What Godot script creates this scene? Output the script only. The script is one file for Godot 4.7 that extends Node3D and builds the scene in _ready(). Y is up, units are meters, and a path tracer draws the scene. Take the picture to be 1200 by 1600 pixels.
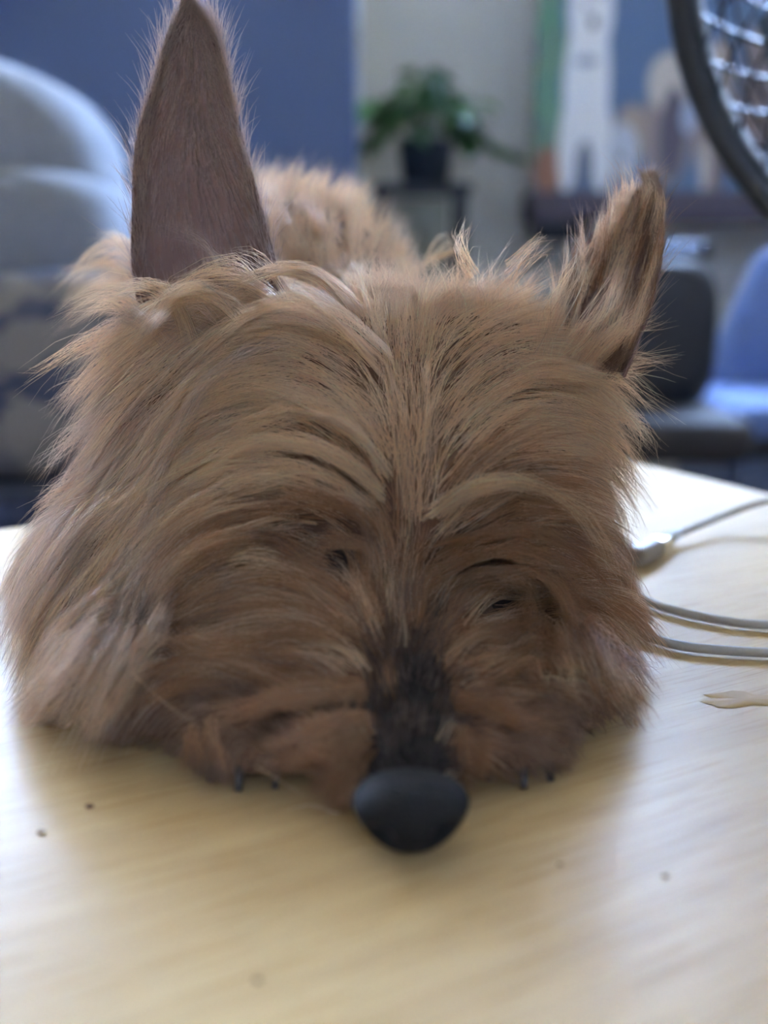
extends Node3D
# A small long-haired dog rests its chin on a pale wooden table in a living room with a window behind.

const F := 1715.6                 # focal length in pixels of the 1200 x 1600 frame
const PITCH := 0.2356             # camera looks down by 13.5 degrees
const TOP := 0.45                 # height of the table top
const EYE := Vector3(0, 0.552, 0)
const CLUMPS := 5450
const TAU3 := TAU / 3.0

var rng := RandomNumberGenerator.new()
var fwd := Vector3(0, -sin(PITCH), -cos(PITCH))
var upv := Vector3(0, cos(PITCH), -sin(PITCH))

# ---------------------------------------------------------------- small helpers
func P(px: float, py: float, d: float) -> Vector3:
	return EYE + d * (Vector3.RIGHT * ((px - 600.0) / F) + upv * ((800.0 - py) / F) + fwd)

func G(px: float, py: float, h := 0.0) -> Vector3:      # where the view ray meets a level h above the table top
	var r := Vector3.RIGHT * ((px - 600.0) / F) + upv * ((800.0 - py) / F) + fwd
	return EYE + r * ((TOP + h - EYE.y) / r.y)

func srgb(r: float, g: float, b: float) -> Color:
	return Color(r / 255.0, g / 255.0, b / 255.0)

func mat(c: Color, rough := 0.6, spec := 0.5, metal := 0.0) -> StandardMaterial3D:
	var m := StandardMaterial3D.new()
	m.albedo_color = c
	m.roughness = rough
	m.metallic_specular = spec
	m.metallic = metal
	return m

func noise_tex(freq: float, c0: Color, c1: Color, sd_: int, size := 512, octaves := 4, lo := 0.3, hi := 0.7) -> NoiseTexture2D:
	var n := FastNoiseLite.new()
	n.seed = sd_
	n.frequency = freq
	n.noise_type = FastNoiseLite.TYPE_SIMPLEX_SMOOTH
	n.fractal_octaves = octaves
	var t := NoiseTexture2D.new()
	t.width = size
	t.height = size
	t.seamless = true
	t.noise = n
	var g := Gradient.new()
	g.offsets = PackedFloat32Array([lo, hi])
	g.colors = PackedColorArray([c0, c1])
	t.color_ramp = g
	return t

func cloth(c: Color, freq := 0.05, vary := 0.12) -> StandardMaterial3D:
	var m := mat(Color.WHITE, 0.9, 0.25)
	m.albedo_texture = noise_tex(freq, c.darkened(vary), c.lightened(vary), 5)
	m.uv1_triplanar = true
	m.uv1_scale = Vector3(3, 3, 3)
	m.rim_enabled = true
	m.rim = 0.3
	return m

func thing(called: String, label: String, category: String, at := Vector3.ZERO, group := "") -> Node3D:
	var o := Node3D.new()
	o.name = called
	add_child(o, true)
	o.position = at
	o.set_meta("label", label)
	o.set_meta("category", category)
	if group: o.set_meta("group", group)
	return o

func part(called: String, mesh: Mesh, m: Material, parent: Node, at := Vector3.ZERO, label := "") -> MeshInstance3D:
	var o := MeshInstance3D.new()
	o.name = called
	o.mesh = mesh
	o.material_override = m
	parent.add_child(o, true)
	o.position = at
	if label: o.set_meta("label", label)
	return o

func struct(called: String, mesh: Mesh, m: Material, at := Vector3.ZERO) -> MeshInstance3D:
	var o := part(called, mesh, m, self, at)
	o.set_meta("kind", "structure")
	return o

func grid_mesh(pts: PackedVector3Array, nu: int, nv: int, st: SurfaceTool, uv := false) -> void:
	# pts[v * nu + u]; quads wound so that the face looks along du x dv
	for v in nv - 1:
		for u in nu - 1:
			var q := [v * nu + u, v * nu + u + 1, (v + 1) * nu + u + 1, (v + 1) * nu + u]
			for k in [0, 2, 1, 0, 3, 2]:
				if uv: st.set_uv(Vector2(float(q[k] % nu) / (nu - 1), 1.0 - float(q[k] / nu) / (nv - 1)))
				st.add_vertex(pts[q[k]])

func finish(st: SurfaceTool, smooth := true) -> ArrayMesh:
	if smooth: st.index()
	st.generate_normals()
	return st.commit()

func tool() -> SurfaceTool:
	var st := SurfaceTool.new()
	st.begin(Mesh.PRIMITIVE_TRIANGLES)
	st.set_smooth_group(0)
	return st

func rbox(size: Vector3, r: float, seg := 3) -> ArrayMesh:
	# box with rounded edges
	var h := size / 2.0
	r = minf(r, minf(h.x, minf(h.y, h.z)) * 0.99)
	var st := tool()
	var axes := [[0, 1, 2, 1.0], [0, 1, 2, -1.0], [1, 2, 0, 1.0], [1, 2, 0, -1.0], [2, 0, 1, 1.0], [2, 0, 1, -1.0]]
	for a in axes:
		var lists := []
		for k in [0, 1]:
			var hh: float = h[a[k]]
			var l := []
			for i in seg + 1: l.append(-hh + r * (1.0 - cos(PI / 4 * i / seg) if false else float(i) / seg))
			for i in seg + 1: l.append(hh - r + r * float(i) / seg)
			lists.append(l)
		var pts := PackedVector3Array()
		var us: Array = lists[0]
		var vs: Array = lists[1]
		if a[3] < 0: us.reverse()
		for v in vs:
			for u in us:
				var p := Vector3.ZERO
				p[a[0]] = u
				p[a[1]] = v
				p[a[2]] = h[a[2]] * a[3]
				var inner := p.clamp(-h + Vector3.ONE * r, h - Vector3.ONE * r)
				pts.append(inner + (p - inner).normalized() * r)
		grid_mesh(pts, us.size(), vs.size(), st)
	return finish(st)

func cushion(size: Vector3, e1 := 0.45, e2 := 0.45, n := 28) -> ArrayMesh:
	# superellipsoid: a plump pillow shape
	var st := tool()
	var pts := PackedVector3Array()
	for j in n + 1:
		var ph := -PI / 2 + PI * j / n
		for i in 2 * n + 1:
			var th := PI * i / n
			var cp := pow(absf(cos(ph)), e1)
			pts.append(Vector3(size.x / 2 * cp * signf(cos(th)) * pow(absf(cos(th)), e2), size.y / 2 * cp * signf(sin(th)) * pow(absf(sin(th)), e2), size.z / 2 * signf(sin(ph)) * pow(absf(sin(ph)), e1)))
	grid_mesh(pts, 2 * n + 1, n + 1, st)
	return finish(st)

func tube(path: PackedVector3Array, r: float, sides := 8, closed := false, r1 := -1.0) -> ArrayMesh:
	var st := tool()
	tube_to(st, path, r, sides, closed, r1)
	return finish(st)

func tube_to(st: SurfaceTool, path: PackedVector3Array, r: float, sides := 8, closed := false, r1 := -1.0) -> void:
	var n := path.size()
	var pts := PackedVector3Array()
	var ref := Vector3.UP
	var rows := n + 1 if closed else n
	for i in rows:
		var k := i % n
		var a: Vector3 = path[(k - 1 + n) % n] if closed else path[maxi(k - 1, 0)]
		var b: Vector3 = path[(k + 1) % n] if closed else path[mini(k + 1, n - 1)]
		var d := (b - a).normalized()
		if i == 0 and absf(d.dot(ref)) > 0.9: ref = Vector3.RIGHT
		var s := d.cross(ref).normalized()
		ref = s.cross(d).normalized()
		var rr := r if r1 < 0 else lerpf(r, r1, float(i) / (rows - 1))
		for j in sides + 1:
			var t := TAU * j / sides
			pts.append(path[k] + (s * cos(t) + ref * sin(t)) * rr)
	grid_mesh(pts, sides + 1, rows, st)
	if not closed:
		for e in [0, rows - 1]:
			for j in sides:
				var c: Vector3 = path[0] if e == 0 else path[n - 1]
				var q := [c, pts[e * (sides + 1) + j], pts[e * (sides + 1) + j + 1]]
				for k in ([0, 1, 2] if e == 0 else [0, 2, 1]): st.add_vertex(q[k])

func lathe(prof: Array, n := 32) -> ArrayMesh:
	# prof: [[radius, y], ...] from bottom to top
	var st := tool()
	var pts := PackedVector3Array()
	for q in prof:
		for i in n + 1:
			var t := TAU * i / n
			pts.append(Vector3(q[0] * cos(t), q[1], -q[0] * sin(t)))
	grid_mesh(pts, n + 1, prof.size(), st)
	return finish(st)

func spline(k: PackedVector3Array, per := 8) -> PackedVector3Array:
	var o := PackedVector3Array()
	var n := k.size()
	for i in n - 1:
		for j in per:
			o.append(k[i].cubic_interpolate(k[i + 1], k[maxi(i - 1, 0)], k[mini(i + 2, n - 1)], float(j) / per))
	o.append(k[n - 1])
	return o

func smooth01(a: float, b: float, x: float) -> float:
	var t := clampf((x - a) / (b - a), 0.0, 1.0)
	return t * t * (3.0 - 2.0 * t)

# ---------------------------------------------------------------- distance field of the dog's body
var ec := PackedVector3Array()     # ellipsoids: centre, radii
var er := PackedVector3Array()
var ca := PackedVector3Array()     # capsules: two ends, two radii
var cb := PackedVector3Array()
var cr := PackedVector2Array()
var sockets: Array[Vector4] = []     # hollows: centre, radius

func ell(x: float, y: float, z: float, rx: float, ry: float, rz: float) -> void:
	ec.append(Vector3(x, TOP + y, z))
	er.append(Vector3(rx, ry, rz))

func cap(x0: float, y0: float, z0: float, r0: float, x1: float, y1: float, z1: float, r1: float) -> void:
	ca.append(Vector3(x0, TOP + y0, z0))
	cb.append(Vector3(x1, TOP + y1, z1))
	cr.append(Vector2(r0, r1))

func sd(p: Vector3) -> float:
	var d := 1.0
	var k := 0.012
	for i in ec.size():
		var q := p - ec[i]
		var r := er[i]
		var a := q / r
		var k0 := a.length()
		var k1 := (a / r).length()
		var s := k0 * (k0 - 1.0) / maxf(k1, 1e-6)
		var h := maxf(k - absf(d - s), 0.0)
		d = minf(d, s) - h * h / (4.0 * k)
	for i in ca.size():
		var ba := cb[i] - ca[i]
		var pa := p - ca[i]
		var t := clampf(pa.dot(ba) / ba.length_squared(), 0.0, 1.0)
		var s := (pa - ba * t).length() - lerpf(cr[i].x, cr[i].y, t)
		var kk := 0.007
		var h := maxf(kk - absf(d - s), 0.0)
		d = minf(d, s) - h * h / (4.0 * kk)
	for c in sockets:
		var h2 := c.w - p.distance_to(Vector3(c.x, c.y, c.z))
		var kk2 := 0.006
		var hh := maxf(kk2 - absf(d - h2), 0.0)
		d = maxf(d, h2) + hh * hh / (4.0 * kk2)
	return maxf(d, TOP + 0.001 - p.y)

func grad(p: Vector3) -> Vector3:
	var e := 0.0012
	var a := sd(p)
	return Vector3(sd(p + Vector3(e, 0, 0)) - a, sd(p + Vector3(0, e, 0)) - a, sd(p + Vector3(0, 0, e)) - a).normalized()

func hit(px: float, py: float) -> float:
	# depth at which a view ray meets the body, or the depth of its closest pass
	var r := Vector3.RIGHT * ((px - 600.0) / F) + upv * ((800.0 - py) / F) + fwd
	var l := r.length()
	var d := 0.15
	var best := 9.0
	var bd := 0.27
	while d < 0.55:
		var s := sd(EYE + r * d)
		if s < best:
			best = s
			bd = d
		if s < 0.0004: return d
		d += maxf(s, 0.0006) / l * 0.9
	return bd

func nets(f: Callable, lo: Vector3, hi: Vector3, cell: float) -> ArrayMesh:
	# surface nets of a distance field
	var n := Vector3i(((hi - lo) / cell).ceil()) + Vector3i.ONE
	var val := PackedFloat32Array()
	val.resize(n.x * n.y * n.z)
	for z in n.z:
		for y in n.y:
			for x in n.x:
				val[x + n.x * (y + n.y * z)] = f.call(lo + Vector3(x, y, z) * cell)
	var ids := {}
	var vs := PackedVector3Array()
	var ns := PackedVector3Array()
	var sy := n.x
	var sz := n.x * n.y
	var off := [0, 1, sy, sy + 1, sz, sz + 1, sz + sy, sz + sy + 1]
	var cor := [Vector3(0, 0, 0), Vector3(1, 0, 0), Vector3(0, 1, 0), Vector3(1, 1, 0), Vector3(0, 0, 1), Vector3(1, 0, 1), Vector3(0, 1, 1), Vector3(1, 1, 1)]
	var edges := [[0, 1], [2, 3], [4, 5], [6, 7], [0, 2], [1, 3], [4, 6], [5, 7], [0, 4], [1, 5], [2, 6], [3, 7]]
	for z in n.z - 1:
		for y in n.y - 1:
			for x in n.x - 1:
				var b := x + sy * y + sz * z
				var m := 0
				for k in 8:
					if val[b + off[k]] < 0.0: m += 1
				if m == 0 or m == 8: continue
				var s := Vector3.ZERO
				var c := 0
				for e in edges:
					var v0 := val[b + off[e[0]]]
					var v1 := val[b + off[e[1]]]
					if (v0 < 0.0) != (v1 < 0.0):
						s += cor[e[0]].lerp(cor[e[1]], v0 / (v0 - v1))
						c += 1
				ids[b] = vs.size()
				var p := lo + (Vector3(x, y, z) + s / c) * cell
				vs.append(p)
				var g := cell * 0.4
				var w: float = f.call(p)
				ns.append(Vector3(f.call(p + Vector3(g, 0, 0)) - w, f.call(p + Vector3(0, g, 0)) - w, f.call(p + Vector3(0, 0, g)) - w).normalized())
	var ix := PackedInt32Array()
	for z in range(1, n.z - 1):
		for y in range(1, n.y - 1):
			for x in range(1, n.x - 1):
				var b := x + sy * y + sz * z
				for ax in 3:
					var st: int = [1, sy, sz][ax]
					var u: int = [sy, sz, 1][ax]
					var w: int = [sz, 1, sy][ax]
					var a0 := val[b] < 0.0
					if a0 == (val[b + st] < 0.0): continue
					var q := [ids[b - u - w], ids[b - w], ids[b], ids[b - u]]
					for k in ([0, 2, 1, 0, 3, 2] if a0 else [0, 1, 2, 0, 2, 3]): ix.append(q[k])
	var arr := []
	arr.resize(Mesh.ARRAY_MAX)
	arr[Mesh.ARRAY_VERTEX] = vs
	arr[Mesh.ARRAY_NORMAL] = ns
	arr[Mesh.ARRAY_INDEX] = ix
	var am := ArrayMesh.new()
	am.add_surface_from_arrays(Mesh.PRIMITIVE_TRIANGLES, arr)
	return am

# ---------------------------------------------------------------- hair
class Coat:
	var v := PackedVector3Array()
	var n := PackedVector3Array()
	var c := PackedColorArray()
	var ix := PackedInt32Array()
	func mesh() -> ArrayMesh:
		var arr := []
		arr.resize(Mesh.ARRAY_MAX)
		arr[Mesh.ARRAY_VERTEX] = v
		arr[Mesh.ARRAY_NORMAL] = n
		arr[Mesh.ARRAY_COLOR] = c
		arr[Mesh.ARRAY_INDEX] = ix
		var am := ArrayMesh.new()
		am.add_surface_from_arrays(Mesh.PRIMITIVE_TRIANGLES, arr)
		return am

func hair(coat: Coat, pts: PackedVector3Array, w: float, col: Color) -> void:
	# one three-sided hair that tapers to its tip
	var m := pts.size()
	var d := (pts[m - 1] - pts[0]).normalized()
	var s := d.cross(Vector3(0.31, 0.2, 0.93)).normalized()
	var t := d.cross(s)
	var o0 := s
	var o1 := s * -0.5 + t * 0.866
	var o2 := s * -0.5 - t * 0.866
	var b := coat.v.size()
	for i in m:
		var f := float(i) / (m - 1)
		var r := w * (1.0 - 0.88 * f * f)
		var p := pts[i]
		coat.v.append(p + o0 * r)
		coat.v.append(p + o1 * r)
		coat.v.append(p + o2 * r)
		coat.n.append(o0)
		coat.n.append(o1)
		coat.n.append(o2)
		coat.c.append(col)
		coat.c.append(col)
		coat.c.append(col)
	for i in m - 1:
		var k := b + i * 3
		coat.ix.append_array([k, k + 3, k + 1, k + 1, k + 3, k + 4, k + 1, k + 4, k + 2, k + 2, k + 4, k + 5, k + 2, k + 5, k, k, k + 5, k + 3])

func rv() -> Vector3:
	return Vector3(rng.randfn(), rng.randfn(), rng.randfn())

# colours of the coat (linear base colours); the third tan paints in cool window light
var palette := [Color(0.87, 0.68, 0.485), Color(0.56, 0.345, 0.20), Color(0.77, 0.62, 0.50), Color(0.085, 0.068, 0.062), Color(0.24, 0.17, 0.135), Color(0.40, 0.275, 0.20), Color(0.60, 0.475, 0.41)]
enum {TAN, RUST, COOL_LIT, BLACK, UMBER, BROWN, EAR}

func tint(k: int) -> Color:
	var c: Color = palette[k]
	var f := exp(rng.randfn() * 0.13)
	var g := rng.randf_range(-0.1, 0.1)
	return Color(clampf(c.r * f, 0, 0.96), clampf(c.g * f * (1.0 + g * 0.5), 0, 0.95), clampf(c.b * f * (1.0 + g), 0, 0.94))

func lock(coat: Coat, path: PackedVector3Array, count: int, r0: float, r1: float, w: float, kind: int, frizz := 0.0012, shorter := 0.55) -> void:
	# a lock: hairs that start r0 apart and draw together to r1 at the tip
	var m := path.size()
	var d := (path[m - 1] - path[0]).normalized()
	var s := d.cross(Vector3(0.3, 0.9, 0.2)).normalized()
	var t := d.cross(s)
	for h in count:
		var a := rng.randf() * TAU
		var q := sqrt(rng.randf())
		var o := (s * cos(a) + t * sin(a)) * q
		var bend := rv() * frizz
		var wave := rv() * frizz * 0.5
		var ph := rng.randf() * TAU
		var cut := rng.randf_range(shorter, 1.0)
		var pts := PackedVector3Array()
		pts.resize(m)
		for i in m:
			var f := float(i) / (m - 1) * cut
			var g := f * (m - 1)
			var k := mini(int(g), m - 2)
			pts[i] = path[k].lerp(path[k + 1], g - k) + o * lerpf(r0, r1, pow(f, 0.7)) + bend * f * f + wave * sin(ph + f * 7.0) * f
			pts[i].y = maxf(pts[i].y, TOP + 0.0006)
		hair(coat, pts, w * rng.randf_range(0.7, 1.2), tint(kind))

# guide strokes: length in pixels, lift, colour, then x, y along the growth of the hair as it lies on the head
var strokes := [
	[230, 0.45, 0, 610, 520, 480, 470, 350, 500, 250, 600], [240, 0.4, 0, 600, 600, 500, 560, 400, 600, 300, 700, 240, 820],
	[240, 0.4, 0, 600, 680, 520, 640, 420, 660, 320, 730, 260, 830], [230, 0.45, 0, 600, 760, 520, 710, 420, 710, 310, 760, 250, 850],
	[170, 0.35, 1, 605, 840, 560, 790, 480, 765, 400, 790], [90, 0.2, 1, 605, 900, 570, 870, 530, 860],
	[180, 0.35, 0, 640, 880, 645, 800, 640, 720], [180, 0.4, 0, 640, 720, 635, 640, 620, 560], [130, 0.7, 0, 630, 560, 620, 500, 600, 430],
	[110, 0.9, 0, 700, 500, 730, 440, 760, 390], [110, 0.9, 0, 520, 460, 500, 410, 480, 360], [110, 0.9, 0, 620, 460, 640, 410, 650, 380], [100, 0.8, 0, 820, 470, 850, 420, 870, 390],
	[220, 0.45, 0, 660, 520, 780, 500, 880, 540, 950, 620], [220, 0.4, 0, 670, 620, 760, 570, 860, 600, 940, 700], [220, 0.4, 0, 670, 720, 750, 660, 850, 680, 940, 780],
	[210, 0.45, 1, 670, 800, 750, 740, 850, 760, 945, 840, 955, 930], [200, 0.4, 1, 670, 870, 760, 820, 860, 830, 940, 900], [190, 0.4, 1, 660, 930, 730, 890, 830, 890, 920, 950, 930, 1030],
	[250, 0.3, 2, 430, 500, 330, 600, 260, 730, 220, 880, 190, 1000], [230, 0.35, 2, 330, 520, 230, 620, 160, 740, 110, 860], [170, 0.6, 2, 230, 480, 150, 540, 90, 620],  # left cheek: greyer tan with the cool light put into its colour
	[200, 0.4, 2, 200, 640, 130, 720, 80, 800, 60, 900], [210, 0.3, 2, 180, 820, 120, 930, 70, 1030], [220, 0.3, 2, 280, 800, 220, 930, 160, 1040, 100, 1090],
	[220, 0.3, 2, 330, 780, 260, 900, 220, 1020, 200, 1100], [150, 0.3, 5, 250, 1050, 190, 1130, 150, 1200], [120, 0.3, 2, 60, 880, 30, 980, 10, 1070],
	[150, 0.25, 1, 560, 900, 470, 890, 380, 920, 290, 980], [160, 0.25, 1, 580, 960, 480, 940, 380, 970, 290, 1030], [170, 0.25, 1, 580, 1020, 480, 1010, 380, 1040, 290, 1080],
	[160, 0.25, 1, 570, 1090, 480, 1070, 380, 1085, 280, 1110], [120, 0.22, 1, 555, 1150, 480, 1130, 400, 1125], [90, 0.2, 1, 540, 1220, 480, 1200, 430, 1190],
	[110, 0.25, 1, 700, 1000, 760, 1000, 820, 1030], [110, 0.25, 1, 712, 1070, 780, 1090, 860, 1110], [100, 0.25, 1, 718, 1130, 770, 1140, 830, 1150], [60, 0.2, 1, 730, 1180, 750, 1200],
	[32, 0.15, 3, 648, 1180, 648, 1120, 646, 1080, 645, 1045], [30, 0.2, 3, 618, 1170, 615, 1120, 616, 1075], [30, 0.2, 3, 678, 1170, 680, 1120, 676, 1075],
	[90, 0.25, 1, 640, 990, 640, 930, 640, 880], [90, 0.25, 1, 690, 980, 710, 920, 730, 880], [90, 0.25, 1, 600, 980, 585, 930, 580, 890],
	[110, 0.35, 5, 300, 1130, 250, 1180, 200, 1230], [70, 0.3, 1, 320, 1150, 330, 1200, 350, 1230], [80, 0.3, 5, 860, 1080, 900, 1130, 930, 1160], [60, 0.3, 5, 800, 1170, 830, 1200, 840, 1225],
	[130, 0.3, 1, 850, 950, 860, 1020, 830, 1080], [110, 0.7, 0, 540, 330, 560, 290, 580, 250],
]
var gp := PackedVector3Array()
var gd := PackedVector3Array()
var gl := PackedFloat32Array()
var gf := PackedFloat32Array()
var gk := PackedInt32Array()

func read_strokes() -> void:
	for s in strokes:
		var pts := PackedVector3Array()
		for i in range(3, s.size(), 2):
			var d := hit(s[i], s[i + 1])
			pts.append(P(s[i], s[i + 1], d))
		for i in pts.size() - 1:
			gp.append((pts[i] + pts[i + 1]) / 2.0)
			gd.append((pts[i + 1] - pts[i]).normalized())
			gl.append(s[0] * 0.265 / F)
			gf.append(s[1])
			gk.append(s[2])

var f_len := 0.0
var f_lift := 0.0
var f_kind := 0
func flow(p: Vector3) -> Vector3:
	var d := Vector3.ZERO
	var l := 0.0
	var lf := 0.0
	var ws := 0.0
	var best := 1e9
	for i in gp.size():
		var q := p.distance_squared_to(gp[i])
		var w := 1.0 / (q * q + 1e-9)
		d += gd[i] * w
		l += gl[i] * w
		lf += gf[i] * w
		ws += w
		if q < best:
			best = q
			f_kind = gk[i]
	f_len = l / ws
	f_lift = lf / ws
	return d.normalized()

func grow(p0: Vector3, n0: Vector3, length: float, lift: float, layer: float, steps: int, sag: float) -> PackedVector3Array:
	var f := flow(p0)
	f = (f - n0 * f.dot(n0)).normalized()
	var dir := (f * cos(lift) + n0 * sin(lift)).normalized()
	var p := p0 - n0 * 0.001
	var h := length / steps
	var out := PackedVector3Array([p])
	for i in steps:
		p += dir * h
		if p.y < TOP + 0.0008: p.y = TOP + 0.0008
		var t := float(i + 1) / steps
		var s := sd(p)
		var clear := layer * minf(1.0, t * 1.6)
		if s < clear:
			p += grad(p) * (clear - s)
		out.append(p)
		if i % 2 == 0: f = flow(p)
		dir = (dir * 0.62 + f * 0.38 + Vector3(0, -sag * t, 0)).normalized()
	return out

func hero(coat: Coat, count: int, w0: float, w1: float, kind: int, data: Array, frizz := 0.0014, shorter := 0.6, thick := 0.00009) -> void:
	# a lock drawn stroke by stroke: x, y and its distance in front of the head's surface
	var k := PackedVector3Array()
	var d := 0.27
	for i in range(0, data.size(), 3):
		var h := hit(data[i], data[i + 1])
		if i == 0 or absf(h - d) < 0.03: d = h
		k.append(P(data[i], data[i + 1], d - data[i + 2]))
	var path := spline(k, 4)
	# even the path out to seven points
	var o := PackedVector3Array()
	for i in 7:
		var g := float(i) / 6 * (path.size() - 1)
		var a := mini(int(g), path.size() - 2)
		o.append(path[a].lerp(path[a + 1], g - a))
	var u := d / F
	lock(coat, o, count, w0 * u, w1 * u, thick, kind, frizz, shorter)

# ---------------------------------------------------------------- the dog
func ear_grid(left: Array, right: Array, hollow: Vector3, nu: int, nv: int) -> PackedVector3Array:
	var l := PackedVector3Array()
	var r := PackedVector3Array()
	for q in left: l.append(P(q[0], q[1], q[2]))
	for q in right: r.append(P(q[0], q[1], q[2]))
	var pts := PackedVector3Array()
	for j in nv:
		var g := float(j) / (nv - 1) * (l.size() - 1)
		var k := mini(int(g), l.size() - 2)
		var t := g - k
		var a := l[k].cubic_interpolate(l[k + 1], l[maxi(k - 1, 0)], l[mini(k + 2, l.size() - 1)], t)
		var b := r[k].cubic_interpolate(r[k + 1], r[maxi(k - 1, 0)], r[mini(k + 2, r.size() - 1)], t)
		for i in nu:
			var u := float(i) / (nu - 1)
			var e := 1.0 - pow(2.0 * u - 1.0, 2)
			pts.append(a.lerp(b, u) + hollow * e * (a.distance_to(b) / 0.035))
	return pts

func ear_shell(front: PackedVector3Array, nu: int, nv: int, back: Vector3) -> ArrayMesh:
	var st := tool()
	var rear := PackedVector3Array()
	for j in nv:
		for i in nu:
			var u := float(i) / (nu - 1)
			rear.append(front[j * nu + i] + back * (0.3 + 0.7 * (1.0 - pow(2.0 * u - 1.0, 2))))
	grid_mesh(front, nu, nv, st)
	var flip := PackedVector3Array()
	for j in nv:
		for i in nu: flip.append(rear[j * nu + nu - 1 - i])
	grid_mesh(flip, nu, nv, st)
	for i in [0, nu - 1]:
		var rim := PackedVector3Array()
		for j in nv:
			if i == 0: rim.append_array([rear[j * nu], front[j * nu]])
			else: rim.append_array([front[j * nu + i], rear[j * nu + i]])
		grid_mesh(rim, 2, nv, st)
	var tip := PackedVector3Array()
	for i in nu: tip.append(front[(nv - 1) * nu + i])
	for i in nu: tip.append(rear[(nv - 1) * nu + i])
	grid_mesh(tip, nu, 2, st)
	return finish(st)

func ear_hair(coat: Coat, g: PackedVector3Array, nu: int, nv: int, count: int, back: Vector3, len0: float, kind: int, fringe: float) -> void:
	for h in count:
		var u := rng.randf()
		if rng.randf() < fringe: u = rng.randf_range(0.0, 0.1) if rng.randf() < 0.5 else rng.randf_range(0.9, 1.0)
		var v := pow(rng.randf(), 0.85) * 0.985
		var x := u * (nu - 1)
		var y := v * (nv - 1)
		var i := mini(int(x), nu - 2)
		var j := mini(int(y), nv - 2)
		var a := g[j * nu + i]
		var b := g[j * nu + i + 1]
		var c := g[(j + 1) * nu + i]
		var p := a + (b - a) * (x - i) + (c - a) * (y - j)
		var du := (b - a).normalized()
		var dv := (c - a).normalized()
		var n := du.cross(dv).normalized()
		var e := 2.0 * u - 1.0
		var edge := smooth01(0.75, 1.0, absf(e))
		var behind := rng.randf() < 0.4
		if behind:
			p += back * (0.3 + 0.7 * (1.0 - e * e))
			n = -n
		var l := len0 * rng.randf_range(0.6, 1.3) * (1.0 + edge * rng.randf_range(0.2, 0.9))
		var d := (dv + du * signf(e) * edge * rng.randf_range(0.0, 0.6) + n * rng.randf_range(0.06, 0.22) + rv() * 0.07).normalized()
		var curl := (du * signf(e) * edge * rng.randf_range(-0.3, 0.5) + n * 0.1 + rv() * 0.12) * l
		var pts := PackedVector3Array()
		for k in 5:
			var t := k / 4.0
			pts.append(p + d * l * t + curl * t * t)
		hair(coat, pts, 0.000075, tint(kind))

func pigment(m: ArrayMesh) -> ArrayMesh:
	# skin: brown, black along the bridge of the nose
	var arr := m.surface_get_arrays(0)
	var col := PackedColorArray()
	for p: Vector3 in arr[Mesh.ARRAY_VERTEX]:
		flow(p)
		col.append(Color(0.03, 0.025, 0.024) if f_kind == BLACK else Color(0.17, 0.10, 0.065))
	arr[Mesh.ARRAY_COLOR] = col
	var o := ArrayMesh.new()
	o.add_surface_from_arrays(Mesh.PRIMITIVE_TRIANGLES, arr)
	return o

func near_socket(p: Vector3) -> bool:
	for c in sockets:
		if p.distance_to(Vector3(c.x, c.y, c.z)) < c.w * 1.35: return true
	return false

func crest(px: float) -> Vector3:
	# highest point of the head seen along a column of the frame
	var py := 330.0
	while py < 620.0:
		var r := Vector3.RIGHT * ((px - 600.0) / F) + upv * ((800.0 - py) / F) + fwd
		var d := 0.24
		while d < 0.325:
			if sd(EYE + r * d) < 0.0005: return EYE + r * d
			d += 0.003
		py += 6.0
	return P(px, 480, 0.28)

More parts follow.
